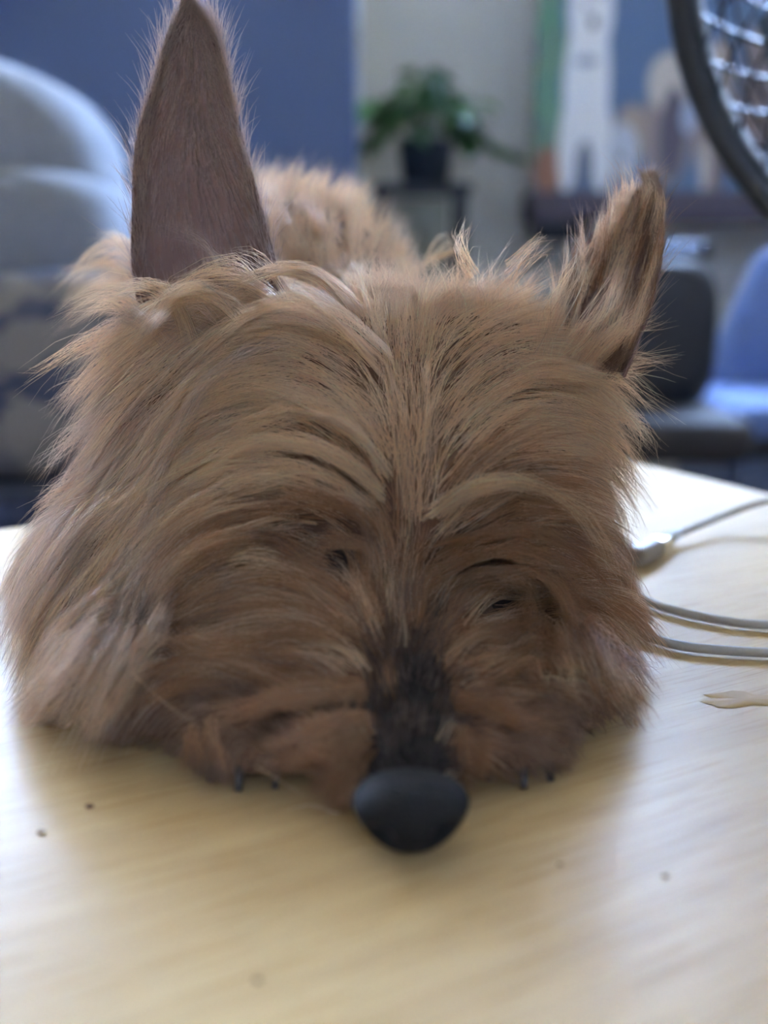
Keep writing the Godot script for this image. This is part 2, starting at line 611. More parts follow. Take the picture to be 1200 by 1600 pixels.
func build_dog() -> void:
	var dog := thing("dog", "small shaggy tan dog resting its chin on the pale wooden table", "dog")
	# torso, shoulders, skull, cheeks, muzzle, brow
	ell(-0.032, 0.059, -0.385, 0.046, 0.060, 0.072)
	ell(-0.073, 0.010, -0.308, 0.026, 0.020, 0.038)
	ell(0.025, 0.030, -0.330, 0.026, 0.030, 0.045)
	ell(-0.008, 0.047, -0.288, 0.050, 0.040, 0.040)
	ell(-0.042, 0.040, -0.298, 0.032, 0.040, 0.040)
	ell(0.024, 0.034, -0.272, 0.023, 0.030, 0.032)
	ell(-0.020, 0.030, -0.256, 0.030, 0.022, 0.028)
	ell(0.026, 0.064, -0.292, 0.023, 0.021, 0.024)
	ell(0.038, 0.052, -0.288, 0.012, 0.018, 0.020)
	ell(-0.046, 0.066, -0.294, 0.022, 0.020, 0.022)
	ell(0.003, 0.046, -0.250, 0.030, 0.018, 0.014)
	ell(-0.060, 0.022, -0.272, 0.026, 0.020, 0.030)
	ell(-0.010, 0.017, -0.235, 0.028, 0.014, 0.026)
	cap(0.0048, 0.0060, -0.188, 0.0082, 0.004, 0.0135, -0.232, 0.0135)
	cap(-0.008, 0.009, -0.196, 0.0075, -0.012, 0.013, -0.235, 0.012)
	cap(0.014, 0.009, -0.196, 0.006, 0.020, 0.013, -0.235, 0.011)
	# forelegs and paws, toes last
	cap(-0.030, 0.0075, -0.210, 0.0075, -0.056, 0.010, -0.222, 0.0095)
	cap(-0.056, 0.010, -0.222, 0.0095, -0.077, 0.014, -0.275, 0.014)
	cap(0.028, 0.0075, -0.208, 0.007, 0.040, 0.010, -0.226, 0.009)
	cap(0.040, 0.010, -0.226, 0.009, 0.046, 0.016, -0.285, 0.015)
	for t in [[-0.034, -0.203], [-0.028, -0.199], [-0.021, -0.200], [0.021, -0.203], [0.027, -0.200], [0.0325, -0.204]]:
		cap(t[0], 0.0055, t[1], 0.0045, t[0] * 0.98 - 0.001, 0.007, t[1] - 0.012, 0.0055)
	for q in [[490, 828, 0.0076], [785, 955, 0.0048]]:      # eye sockets under the brows
		var c := P(q[0], q[1], hit(q[0], q[1]) - 0.002)
		sockets.append(Vector4(c.x, c.y, c.z, q[2]))
	var hide := mat(Color.WHITE, 0.9, 0.2)
	hide.vertex_color_use_as_albedo = true
	var body := nets(sd, Vector3(-0.118, TOP - 0.008, -0.476), Vector3(0.076, TOP + 0.130, -0.172), 0.004)
	read_strokes()
	body = pigment(body)
	part("body", body, hide, dog)
	var furm := mat(Color.WHITE, 0.38, 0.62)
	furm.vertex_color_use_as_albedo = true
	furm.backlight_enabled = true
	furm.backlight = Color(1.06, 1.06, 1.06)
	# ears
	var eg := ear_grid([[228, 540, 0.297], [206, 425, 0.288], [206, 330, 0.286], [208, 250, 0.285], [220, 185, 0.284], [240, 125, 0.284], [256, 65, 0.284], [276, 22, 0.284], [291, 3, 0.285]],
		[[460, 510, 0.282], [434, 420, 0.283], [412, 335, 0.284], [392, 262, 0.284], [374, 195, 0.284], [361, 130, 0.284], [348, 75, 0.284], [330, 32, 0.284], [306, 5, 0.285]], fwd * 0.010, 13, 25)
	var eg2 := ear_grid([[850, 560, 0.290], [866, 490, 0.291], [888, 425, 0.293], [918, 375, 0.294], [950, 335, 0.294], [980, 306, 0.293], [1003, 288, 0.292]],
		[[975, 590, 0.272], [1010, 500, 0.274], [1027, 440, 0.277], [1034, 390, 0.280], [1034, 345, 0.284], [1028, 310, 0.287], [1014, 286, 0.290]], Vector3(0.006, 0, -0.004), 11, 19)
	var earm := mat(srgb(120, 99, 94), 0.85, 0.25)
	earm.backlight_enabled = true
	earm.backlight = Color(0.35, 0.25, 0.22)
	var e1 := part("ear", ear_shell(eg, 13, 25, Vector3(0, 0, -0.0022)), earm, dog, Vector3.ZERO, "tall upright ear seen from inside")
	var e2 := part("ear", ear_shell(eg2, 11, 19, Vector3(0.0016, 0, -0.0014)), earm, dog, Vector3.ZERO, "smaller ear turned to the side with long pale fringe")
	var ef := Coat.new()
	ear_hair(ef, eg, 13, 25, 5200, Vector3(0, 0, -0.0022), 0.0060, EAR, 0.30)
	part("ear_fur", ef.mesh(), furm, e1).set_meta("kind", "stuff")
	var ef2 := Coat.new()
	ear_hair(ef2, eg2, 11, 19, 2400, Vector3(0.0016, 0, -0.0014), 0.0055, BROWN, 0.0)
	for h in 95:      # long fringe combed along the side-turned ear
		var u0 := pow(rng.randf(), 1.4) * 0.9
		var v0 := rng.randf_range(0.0, 0.72)
		var dv := rng.randf_range(0.22, 0.42)
		var off := rng.randf_range(0.001, 0.006)
		var inner := smooth01(0.55, 0.0, u0) * rng.randf_range(0.2, 1.0)
		var k := PackedVector3Array()
		for i in 7:
			var q := i / 6.0
			var v := minf(v0 + dv * q, 1.0)
			var over := maxf(v0 + dv * q - 1.0, 0.0)
			var gx := clampf(u0, 0.0, 0.999) * 10.0
			var gy := minf(v, 0.999) * 18.0
			var gi := int(gx)
			var gj := int(gy)
			var lo := eg2[gj * 11 + gi].lerp(eg2[gj * 11 + gi + 1], gx - gi)
			var hi := eg2[(gj + 1) * 11 + gi].lerp(eg2[(gj + 1) * 11 + gi + 1], gx - gi)
			k.append(lo.lerp(hi, gy - gj) - fwd * off * minf(1.0, q * 2.0) + upv * over * 0.04 + Vector3(-0.012, 0.009, 0) * inner * q * q)
		lock(ef2, k, 14, 0.0016, 0.0004, 0.00008, [TAN, TAN, TAN, BROWN, TAN, RUST][h % 6], 0.0011, 0.6)
	part("ear_fur", ef2.mesh(), furm, e2).set_meta("kind", "stuff")
	# nose leather with nostrils
	var nc := P(641, 1254, 0.194)
	nc.y = TOP + 0.0070
	nc.z += 0.003
	var nose_field := func(p: Vector3) -> float:
		var q := p - nc
		var taper := 1.0 - 0.42 * clampf((0.002 - q.y) / 0.009, 0.0, 1.0)
		var a := Vector3(absf(q.x) / (0.0106 * taper), q.y / 0.0066, q.z / 0.0082)
		var s := (pow(pow(a.x, 2.4) + pow(absf(a.y), 2.2) + pow(absf(a.z), 2.2), 1.0 / 2.3) - 1.0) * 0.0085
		var ns_ := (Vector3((absf(q.x) - 0.0052) / 0.0026, (q.y + 0.0008 - (absf(q.x) - 0.0052) * 0.35) / 0.0018, (q.z - 0.0085) / 0.004)).length()
		s = maxf(s, -(ns_ - 1.0) * 0.0018)
		var gr := Vector2(q.x, q.z - 0.0098).length() - 0.0011
		if q.y < 0.003: s = maxf(s, -gr)
		return maxf(s, TOP + 0.0006 - p.y)
	var nm := mat(srgb(22, 22, 25), 0.75, 0.35)
	nm.normal_enabled = true
	var pebble := noise_tex(0.11, Color.BLACK, Color.WHITE, 9, 256, 2)
	pebble.color_ramp = null
	pebble.as_normal_map = true
	pebble.bump_strength = 6.0
	nm.normal_texture = pebble
	nm.normal_scale = 0.7
	nm.roughness_texture = noise_tex(0.09, Color(0.7, 0.7, 0.7), Color.WHITE, 8, 256)
	nm.uv1_triplanar = true
	nm.uv1_scale = Vector3(40, 40, 40)
	part("nose", nets(nose_field, nc - Vector3(0.0125, 0.0105, 0.011), nc + Vector3(0.0125, 0.0105, 0.011), 0.0009), nm, dog, Vector3.ZERO, "black leathery nose")
	# eyes, deep under the brows
	var eyem := mat(srgb(40, 30, 27), 0.7, 0.3)
	for e in [[540, 888], [765, 942]]:
		var sp := SphereMesh.new()
		sp.radius = 0.0062
		sp.height = 0.0124
		sp.radial_segments = 20
		sp.rings = 10
		part("eye", sp, eyem, dog, P(e[0], e[1], hit(e[0], e[1]) + 0.0062), "dark closed eyelid sunk under the brow")
	# claws
	var clawm := mat(srgb(46, 42, 42), 0.35, 0.5)
	for t in [[-0.034, -0.1985], [-0.028, -0.1945], [-0.021, -0.1955], [0.0205, -0.1985], [0.027, -0.1955], [0.0325, -0.1985]]:
		var k := PackedVector3Array()
		for i in 5:
			var s := i / 4.0
			k.append(Vector3(t[0], TOP + 0.0042 - 0.0034 * s * s, t[1] - 0.003 + 0.0052 * s))
		part("claw", tube(k, 0.0016, 8, false, 0.0007), clawm, dog)
	# the coat
	var arr := body.surface_get_arrays(0)
	var bv: PackedVector3Array = arr[Mesh.ARRAY_VERTEX]
	var bn: PackedVector3Array = arr[Mesh.ARRAY_NORMAL]
	var bi: PackedInt32Array = arr[Mesh.ARRAY_INDEX]
	var cum := PackedFloat32Array()
	var total := 0.0
	for i in range(0, bi.size(), 3):
		var a := bv[bi[i]]
		var b := bv[bi[i + 1]]
		var c := bv[bi[i + 2]]
		var w := (b - a).cross(c - a).length()
		var m := (a + b + c) / 3.0
		var n := bn[bi[i]]
		var facing := n.dot((EYE - m).normalized())
		if facing < -0.35: w *= 0.22
		elif facing < 0.0: w *= 0.6
		if m.z < -0.335: w *= 0.5
		if m.y < TOP + 0.003: w = 0.0
		if m.z > -0.235: w *= 2.2
		total += w
		cum.append(total)
	var fur := Coat.new()
	var whisk := Coat.new()
	for q in CLUMPS:
		var at := cum.bsearch(rng.randf() * total) * 3
		at = mini(at, bi.size() - 3)
		var r1 := rng.randf()
		var r2 := rng.randf()
		if r1 + r2 > 1.0:
			r1 = 1.0 - r1
			r2 = 1.0 - r2
		var p := bv[bi[at]] * (1.0 - r1 - r2) + bv[bi[at + 1]] * r1 + bv[bi[at + 2]] * r2
		var n := (bn[bi[at]] * (1.0 - r1 - r2) + bn[bi[at + 1]] * r1 + bn[bi[at + 2]] * r2).normalized()
		if p.distance_to(nc) < 0.0098 and p.y < TOP + 0.016: continue
		flow(p + rv() * 0.0028)
		var kind := f_kind
		var length := f_len * rng.randf_range(0.6, 1.15)
		if n.y < -0.2: length *= 0.5
		if p.y < TOP + 0.014 and p.x < -0.010 and p.x > -0.026 and p.z > -0.228: length *= 0.35
		if p.y < TOP + 0.02: length *= 0.7
		if p.y < TOP + 0.015 and p.z > -0.218 and absf(p.x - 0.002) > 0.0185:
			length = minf(length, 0.006)
			kind = BROWN
		if absf(p.x - 0.0048 + rng.randfn() * 0.0026) < 0.0070 and p.z > -0.208 and p.y > TOP + 0.007:
			kind = BLACK
			length = minf(length, 0.006)
		var lift := f_lift * rng.randf_range(0.5, 1.5) + rng.randfn() * 0.06
		var small := length < 0.010
		var layer := rng.randf_range(0.0005, 0.0020) if small else 0.0006 + 0.0070 * pow(rng.randf(), 1.5)
		var path := grow(p, n, length, lift, layer, 4 if small else 6, 0.10)
		var blocked := false
		for c in sockets:
			for w in path:
				if w.distance_to(Vector3(c.x, c.y, c.z)) < c.w * 0.85: blocked = true
		if blocked:
			if not near_socket(p): continue
			kind = RUST
			path = grow(p, n, 0.006, 0.3, 0.001, 4, 0.05)
			small = true
		if kind == BLACK and rng.randf() < 0.35: kind = UMBER
		var shift := rng.randf()
		if kind == RUST and shift < 0.12: kind = BROWN
		elif kind == RUST and shift > 0.78: kind = TAN
		elif kind == COOL_LIT and shift < 0.3: kind = TAN
		lock(fur, path, 10 if small else 14, 0.0029, 0.0019 if small else rng.randf_range(0.0002, 0.0008), 0.00008 if small else 0.000088, kind, 0.0006 if small else 0.0013, 0.6)
	# locks that stand out one by one: brows, the curl at the far eye, stray tufts on the outline
	for h in [
		[40, 14, 4, 0, [600, 770, 0.004, 520, 700, 0.010, 420, 690, 0.012, 330, 730, 0.012, 270, 790, 0.010]], [36, 12, 3, 0, [605, 740, 0.005, 540, 660, 0.010, 440, 640, 0.013, 350, 690, 0.013, 290, 770, 0.010]],
		[30, 12, 3, 0, [580, 800, 0.004, 500, 745, 0.009, 400, 740, 0.011, 310, 790, 0.010, 260, 860, 0.008]], [40, 15, 4, 0, [600, 560, 0.006, 500, 480, 0.010, 400, 480, 0.012, 300, 560, 0.012, 220, 680, 0.010]],
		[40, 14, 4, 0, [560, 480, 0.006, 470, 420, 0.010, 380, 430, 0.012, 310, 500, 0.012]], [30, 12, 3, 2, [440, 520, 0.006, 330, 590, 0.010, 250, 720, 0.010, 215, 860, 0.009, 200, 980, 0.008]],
		[34, 12, 3, 1, [680, 900, 0.004, 760, 860, 0.009, 850, 865, 0.012, 915, 920, 0.010, 935, 1000, 0.008, 905, 1060, 0.006]], [34, 12, 3, 1, [700, 925, 0.004, 780, 890, 0.009, 860, 900, 0.011, 905, 950, 0.010, 912, 1010, 0.008, 870, 1070, 0.006]],
		[40, 12, 3, 1, [690, 860, 0.004, 780, 815, 0.009, 880, 830, 0.012, 945, 900, 0.010, 955, 990, 0.008, 930, 1070, 0.006]], [40, 14, 4, 0, [680, 800, 0.004, 770, 750, 0.009, 870, 770, 0.012, 940, 840, 0.010, 962, 930, 0.008]],
		[26, 9, 3, 1, [760, 900, 0.005, 840, 890, 0.010, 890, 940, 0.010, 885, 1010, 0.008, 840, 1065, 0.006]], [20, 8, 3, 1, [740, 905, 0.006, 800, 895, 0.010, 830, 930, 0.010, 835, 990, 0.009, 838, 1040, 0.007]],
		[18, 8, 2, 0, [880, 600, 0.006, 960, 590, 0.006, 1010, 620, 0.004, 1045, 655, 0.002]], [20, 8, 2, 0, [890, 640, 0.005, 960, 640, 0.004, 995, 670, 0.003, 1010, 720, 0.002]], [16, 8, 2, 0, [900, 560, 0.004, 980, 558, 0.003, 1055, 562, 0.002]],
		[14, 8, 2, 0, [900, 590, 0.004, 980, 580, 0.003, 1040, 575, 0.002]], [16, 8, 2, 0, [910, 540, 0.004, 980, 520, 0.003, 1040, 500, 0.002]], [16, 8, 2, 0, [920, 720, 0.004, 955, 770, 0.003, 975, 830, 0.002, 970, 900, 0.002]],
		[14, 6, 2, 0, [930, 700, 0.003, 975, 730, 0.002, 1000, 790, 0.002]], [14, 7, 2, 0, [925, 800, 0.004, 962, 850, 0.003, 970, 930, 0.002, 965, 1010, 0.002]],
		[26, 14, 6, 0, [240, 420, 0.003, 180, 395, 0.002, 130, 410, 0.002, 90, 450, 0.002]], [24, 14, 6, 0, [240, 460, 0.003, 180, 440, 0.002, 120, 465, 0.002, 70, 510, 0.002]], [24, 14, 6, 0, [230, 400, 0.003, 180, 372, 0.002, 140, 378, 0.002]],
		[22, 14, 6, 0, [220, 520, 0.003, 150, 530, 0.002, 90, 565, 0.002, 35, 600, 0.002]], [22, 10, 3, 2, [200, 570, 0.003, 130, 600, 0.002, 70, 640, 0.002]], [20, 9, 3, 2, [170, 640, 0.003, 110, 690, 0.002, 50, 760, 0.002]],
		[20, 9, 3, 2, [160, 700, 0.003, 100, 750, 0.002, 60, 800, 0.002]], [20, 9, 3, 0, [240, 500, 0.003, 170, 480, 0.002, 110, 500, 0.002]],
		[22, 8, 2, 0, [440, 400, 0.002, 440, 330, 0.001, 425, 270, 0.001]], [22, 8, 2, 0, [460, 410, 0.002, 475, 340, 0.001, 485, 270, 0.001]], [14, 7, 2, 0, [660, 420, 0.002, 700, 380, 0.001, 730, 400, 0.001]],
		[20, 8, 2, 0, [560, 430, 0.002, 555, 350, 0.001, 520, 305, 0.001]], [18, 8, 2, 0, [730, 420, 0.002, 730, 380, 0.001, 740, 340, 0.001]], [18, 8, 2, 0, [790, 430, 0.002, 830, 390, 0.001, 870, 370, 0.001]],
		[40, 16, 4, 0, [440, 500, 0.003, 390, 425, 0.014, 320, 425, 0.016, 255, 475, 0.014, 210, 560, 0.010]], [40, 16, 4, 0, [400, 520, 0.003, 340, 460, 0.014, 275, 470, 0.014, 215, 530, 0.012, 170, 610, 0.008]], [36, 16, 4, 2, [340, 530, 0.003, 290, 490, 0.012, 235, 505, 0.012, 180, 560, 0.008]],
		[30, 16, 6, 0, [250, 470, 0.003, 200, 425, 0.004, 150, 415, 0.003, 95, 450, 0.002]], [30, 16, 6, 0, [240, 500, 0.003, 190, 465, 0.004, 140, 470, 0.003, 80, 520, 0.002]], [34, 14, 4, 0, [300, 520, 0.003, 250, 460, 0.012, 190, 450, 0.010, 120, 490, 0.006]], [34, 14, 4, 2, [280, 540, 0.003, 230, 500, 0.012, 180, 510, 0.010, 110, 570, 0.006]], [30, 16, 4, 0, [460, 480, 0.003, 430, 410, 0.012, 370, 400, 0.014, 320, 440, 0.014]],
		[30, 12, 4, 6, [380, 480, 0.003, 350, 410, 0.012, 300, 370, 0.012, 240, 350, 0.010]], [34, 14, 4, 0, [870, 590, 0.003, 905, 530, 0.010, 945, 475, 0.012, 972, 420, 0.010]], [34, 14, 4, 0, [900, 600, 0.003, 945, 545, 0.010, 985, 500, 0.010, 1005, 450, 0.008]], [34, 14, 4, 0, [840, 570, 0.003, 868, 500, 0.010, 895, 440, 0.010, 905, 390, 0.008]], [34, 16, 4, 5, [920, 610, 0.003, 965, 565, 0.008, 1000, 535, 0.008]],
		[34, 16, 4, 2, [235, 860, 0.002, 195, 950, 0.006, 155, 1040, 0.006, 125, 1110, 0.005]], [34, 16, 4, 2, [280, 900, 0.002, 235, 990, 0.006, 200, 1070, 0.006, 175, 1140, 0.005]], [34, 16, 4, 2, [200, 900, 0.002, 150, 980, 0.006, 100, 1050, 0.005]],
		[30, 12, 3, 1, [590, 830, 0.003, 530, 785, 0.008, 460, 775, 0.009, 390, 815, 0.008]], [26, 10, 3, 1, [585, 870, 0.003, 540, 850, 0.005, 470, 865, 0.006, 400, 880, 0.006]],
		[46, 16, 6, 1, [575, 1150, 0.001, 540, 1180, 0.004, 505, 1225, 0.005, 490, 1262, 0.004]], [46, 16, 6, 1, [565, 1180, 0.001, 540, 1220, 0.003, 525, 1260, 0.003, 520, 1290, 0.002]], [46, 18, 6, 1, [565, 1120, 0.001, 500, 1140, 0.005, 440, 1165, 0.006, 390, 1160, 0.006]],
		[46, 18, 6, 1, [570, 1085, 0.001, 490, 1085, 0.005, 400, 1105, 0.006, 310, 1130, 0.006]], [46, 18, 6, 1, [560, 1150, 0.001, 500, 1165, 0.005, 450, 1190, 0.005, 410, 1195, 0.004]], [40, 14, 5, 1, [718, 1150, 0.001, 740, 1170, 0.003, 745, 1200, 0.003, 738, 1225, 0.002]], [44, 16, 5, 1, [712, 1090, 0.001, 770, 1110, 0.005, 830, 1125, 0.005, 890, 1135, 0.005]],
		[16, 9, 3, 1, [325, 1135, 0.004, 330, 1175, 0.005, 345, 1215, 0.004]], [16, 9, 3, 1, [305, 1140, 0.004, 300, 1180, 0.005, 290, 1215, 0.004]],
	]:
		for rep in 5:
			var data: Array = h[4].duplicate()
			if rep > 0:
				for i in range(0, data.size(), 3):
					data[i] += rng.randf_range(-18, 18)
					data[i + 1] += rng.randf_range(-18, 18)
			hero(fur, int(h[0] * 0.55), h[1], h[2], h[3], data, 0.0020, 0.5)
	# short upright hair that catches the light along the crown and the back
	for h in 400:
		var bx := rng.randf_range(420, 885)
		var q := crest(bx) + Vector3(0, -0.001, rng.randf_range(-0.016, 0.007))
		q += grad(q) * -sd(q)
		var lean := rng.randfn() * 0.35 + (bx - 640.0) / 700.0
		var ln := rng.randf_range(0.010, 0.021)
		var k := PackedVector3Array()
		for i in 6:
			var s := i / 5.0
			k.append(q + Vector3(lean * s, 1.0 - 0.25 * s, -0.5 * s) * ln * s)
		lock(fur, k, 9, 0.0024, 0.0006, 0.00008, TAN, 0.0018, 0.5)
	part("coat", fur.mesh(), furm, dog, Vector3.ZERO, "long shaggy tan hair").set_meta("kind", "stuff")
	for h in [[[205, 1048, 0.012, 260, 1100, 0.012, 320, 1140, 0.010]], [[400, 1198, 0.012, 440, 1220, 0.012, 480, 1245, 0.010]], [[530, 1270, 0.004, 490, 1295, 0.004, 440, 1300, 0.002]], [[385, 730, 0.016, 300, 780, 0.016, 200, 790, 0.014]]]:
		hero(whisk, 2, 2, 3, TAN, h[0], 0.0006, 0.95, 0.00010)
	part("whiskers", whisk.mesh(), furm, dog).set_meta("kind", "stuff")
	print("hair vertices ", fur.v.size(), " triangles ", fur.ix.size() / 3 + ef.ix.size() / 3 + ef2.ix.size() / 3)

# ---------------------------------------------------------------- furniture and room
func build_table() -> void:
	var a := G(0, 820)
	var b := G(958, 708)
	var u := (a - b).normalized()
	var v := Vector3(-u.z, 0, u.x)
	if v.z < 0: v = -v
	var size := Vector3(1.15, 0.026, 0.74)
	var t := thing("coffee_table", "pale birch wooden table with a smooth polished top", "table", b + u * size.x / 2 + v * size.z / 2 + Vector3(0, -TOP, 0))
	t.basis = Basis(-u, Vector3.UP, v)
	var wood := mat(Color.WHITE, 0.36, 0.19)
	wood.albedo_texture = noise_tex(0.012, srgb(180, 154, 112), srgb(187, 162, 119), 3, 1024, 4)
	wood.uv1_triplanar = true
	wood.uv1_scale = Vector3(0.8, 9.0, 9.0)
	wood.detail_enabled = true
	wood.detail_blend_mode = BaseMaterial3D.BLEND_MODE_MUL
	wood.detail_albedo = noise_tex(0.02, srgb(240, 232, 218), Color.WHITE, 11, 1024, 5, 0.18, 0.42)
	wood.detail_uv_layer = BaseMaterial3D.DETAIL_UV_2
	wood.uv2_triplanar = true
	wood.uv2_scale = Vector3(1.5, 34.0, 34.0)
	part("tabletop", rbox(size, 0.008), wood, t, Vector3(0, TOP - 0.013, 0))
	for s in [-1, 1]:
		part("apron", rbox(Vector3(size.x - 0.12, 0.06, 0.02), 0.002), wood, t, Vector3(0, TOP - 0.026 - 0.03, s * (size.z / 2 - 0.05)))
		part("apron", rbox(Vector3(0.02, 0.06, size.z - 0.12), 0.002), wood, t, Vector3(s * (size.x / 2 - 0.05), TOP - 0.026 - 0.03, 0))
		for w in [-1, 1]:
			part("leg", rbox(Vector3(0.05, TOP - 0.026, 0.05), 0.006), wood, t, Vector3(s * (size.x / 2 - 0.05), (TOP - 0.026) / 2, w * (size.z / 2 - 0.05)))

func build_cable() -> void:
	var t := thing("charging_cable", "grey charging cable with a metal-tipped plug lying in loops on the table", "cable")
	var a := G(985, 872, 0.004)
	var b := G(1066, 830, 0.004)
	var d := (b - a).normalized()
	var grey := mat(srgb(158, 152, 142), 0.6, 0.4)
	var plug := part("plug", rbox(Vector3(0.0085, 0.0065, 0.018), 0.0022), mat(srgb(138, 126, 112), 0.5), t)
	var bs := Basis(Vector3.UP.cross(d).normalized(), Vector3.UP, d)
	plug.transform = Transform3D(bs, a + d * 0.010)
	var tip := part("metal_tip", rbox(Vector3(0.0075, 0.0045, 0.010), 0.0015), mat(srgb(215, 208, 190), 0.25, 0.5, 0.9), t)
	tip.transform = Transform3D(bs, a + d * 0.023)
	var relief := part("strain_relief", tube(PackedVector3Array([a + d * 0.027, a + d * 0.042]), 0.0028, 10, false, 0.0018), mat(srgb(168, 172, 172), 0.5), t)
	var k := PackedVector3Array([a + d * 0.034, G(1130, 806, 0.006), G(1200, 783, 0.010), G(1300, 770, 0.008), G(1420, 800, 0.003), G(1430, 900, 0.002), G(1330, 968, 0.002), G(1200, 976, 0.0018), G(1120, 968, 0.0018), G(1040, 950, 0.0018), G(978, 930, 0.0018), G(900, 945, 0.0018), G(905, 975, 0.0018), G(975, 985, 0.0018), G(1060, 1008, 0.0018), G(1130, 1016, 0.0018), G(1210, 1020, 0.0018), G(1340, 1022, 0.0018), G(1500, 1000, 0.0018)])
	part("cord", tube(spline(k, 10), 0.0013, 8), grey, t)

func build_crumbs() -> void:
	var m := mat(srgb(92, 66, 44), 0.8)
	var i := 0
	for c in [[140, 1262, 0.0007, "dark crumb on the table beside the dog's shaggy foreleg"], [65, 1303, 0.0006, "pinhead crumb on the pale table well away from the dog's paw"], [1040, 1371, 0.00045, "tiny brown speck on the shiny pale part of the table"], [403, 1534, 0.0005, "small brown crumb on the bare table in front of the dog"], [875, 1352, 0.0004, "tiny crumb on the table in front of the dog's clawed paw"]]:
		var t := thing("crumb", c[3], "crumb", G(c[0], c[1]), "crumbs on the table")
		var s := SphereMesh.new()
		s.radius = c[2]
		s.height = c[2] * 1.1
		s.radial_segments = 9
		s.rings = 5
		var o := part("crumb_body", s, m, t, Vector3(0, c[2] * 0.5, 0))
		o.scale = Vector3(1.3, 1, 0.8)
		i += 1
	# dried spill: a thin uneven film
	var st := tool()
	var at := G(1165, 1094)
	var n := 26
	for k in n:
		var rr := []
		for e in [k, (k + 1) % n]:
			var an: float = TAU * e / n
			var rad := 1.0 + 0.25 * sin(an * 3.0 + 1.0) + 0.16 * sin(an * 7.0)
			rr.append(Vector3(0.0105 * cos(an) * rad, 0, 0.0042 * sin(an) * rad))
		var up := Vector3(0, 0.00025, 0)
		for q in [up, rr[0] * 0.9 + up, rr[1] * 0.9 + up, rr[0] * 0.9 + up, rr[0], rr[1], rr[0] * 0.9 + up, rr[1], rr[1] * 0.9 + up]: st.add_vertex(q)
	var sp := thing("dried_spill", "faint yellowish dried spill on the table near the cable loops", "stain", at)
	var sm := mat(srgb(170, 140, 92), 0.5, 0.2)
	part("film", finish(st), sm, sp, Vector3(0, 0.0001, 0))

func build_fan() -> void:
	var c := P(1697, -146, 0.46)
	var t := thing("pedestal_fan", "black pedestal fan with a round wire guard standing beyond the table corner", "fan", Vector3(c.x, 0, c.z))
	var black := mat(srgb(26, 32, 40), 0.35, 0.5)
	var head := Node3D.new()
	head.name = "fan_head"
	t.add_child(head)
	head.position = Vector3(0, c.y, 0)
	var z := (EYE - c).normalized()
	var x := Vector3.UP.cross(z).normalized()
	head.basis = Basis(x, z.cross(x), z).scaled_local(Vector3.ONE * 0.767)
	var R := 0.222
	var ring := PackedVector3Array()
	for i in 72: ring.append(Vector3(cos(TAU * i / 72), sin(TAU * i / 72), 0) * R)
	# flat rim band
	var st := tool()
	var pts := PackedVector3Array()
	for i in 73:
		var a := TAU * i / 72
		var o := Vector3(cos(a), sin(a), 0)
		for q in [[R - 0.008, 0.012], [R + 0.006, 0.014], [R + 0.010, 0.006], [R + 0.010, -0.020], [R + 0.004, -0.024], [R - 0.008, -0.020], [R - 0.010, 0.0], [R - 0.008, 0.012]]: pts.append(o * q[0] + Vector3(0, 0, q[1]))
	grid_mesh(pts, 8, 73, st)
	part("guard_rim", finish(st), black, head)
	for side: int in [1, -1]:
		for i in 44:
			var k := PackedVector3Array()
			for j in 11:
				var s := j / 10.0
				var a := TAU * i / 44 + side * 0.85 * s
				k.append(Vector3(cos(a), sin(a), 0) * lerpf(0.045, R - 0.004, s) + Vector3(0, 0, side * (0.055 * (1.0 - pow(s, 2.2)) + 0.004) - 0.004))
			part("guard_wire", tube(k, 0.0015, 5), black, head)
		for q: float in [0.10, 0.155, 0.195]:
			var k := PackedVector3Array()
			var s: float = (q - 0.045) / (R - 0.049)
			for i in 48: k.append(Vector3(cos(TAU * i / 48), sin(TAU * i / 48), 0) * q + Vector3(0, 0, side * (0.055 * (1.0 - pow(s, 2.2)) + 0.004) - 0.004))
			part("guard_ring", tube(k, 0.0014, 5, true), black, head)
	var cap_ := part("hub_cap", lathe([[0.0, -0.004], [0.05, -0.004], [0.052, 0.0], [0.046, 0.008], [0.03, 0.012], [0.0, 0.013]]), black, head, Vector3(0, 0, 0.058))
	cap_.rotation.x = PI / 2
	var blm := mat(srgb(60, 74, 84), 0.4)
	for i in 5:
		var b := tool()
		var fr := PackedVector3Array()
		for j in 9:
			var s := j / 8.0
			for w in 5:
				var a := -0.42 + 0.84 * w / 4.0
				var rad := lerpf(0.035, 0.185, s)
				var wide := 0.6 + 0.5 * sin(s * PI * 0.75)
				fr.append(Vector3(cos(a * wide), sin(a * wide), 0) * rad + Vector3(0, 0, a * 0.05 - 0.01))
		grid_mesh(fr, 5, 9, b)
		var re := PackedVector3Array()
		for j in 9:
			for w in 5: re.append(fr[j * 5 + 4 - w] - Vector3(0, 0, 0.002))
		grid_mesh(re, 5, 9, b)
		part("blade", finish(b), blm, head).rotation.z = TAU * i / 5
	var motor := part("motor_housing", lathe([[0.0, -0.16], [0.04, -0.155], [0.06, -0.12], [0.06, -0.065], [0.04, -0.058], [0.0, -0.058]]), black, head)
	motor.rotation.x = PI / 2
	var pole_at := Vector3(0.04, 0, -0.10)
	part("pole", lathe([[0.0, 0.02], [0.014, 0.02], [0.014, c.y], [0.0, c.y]], 20), black, t, pole_at)
	part("base", lathe([[0.0, 0.0], [0.17, 0.0], [0.17, 0.012], [0.15, 0.022], [0.03, 0.034], [0.02, 0.06], [0.0, 0.06]], 40), black, t, pole_at)

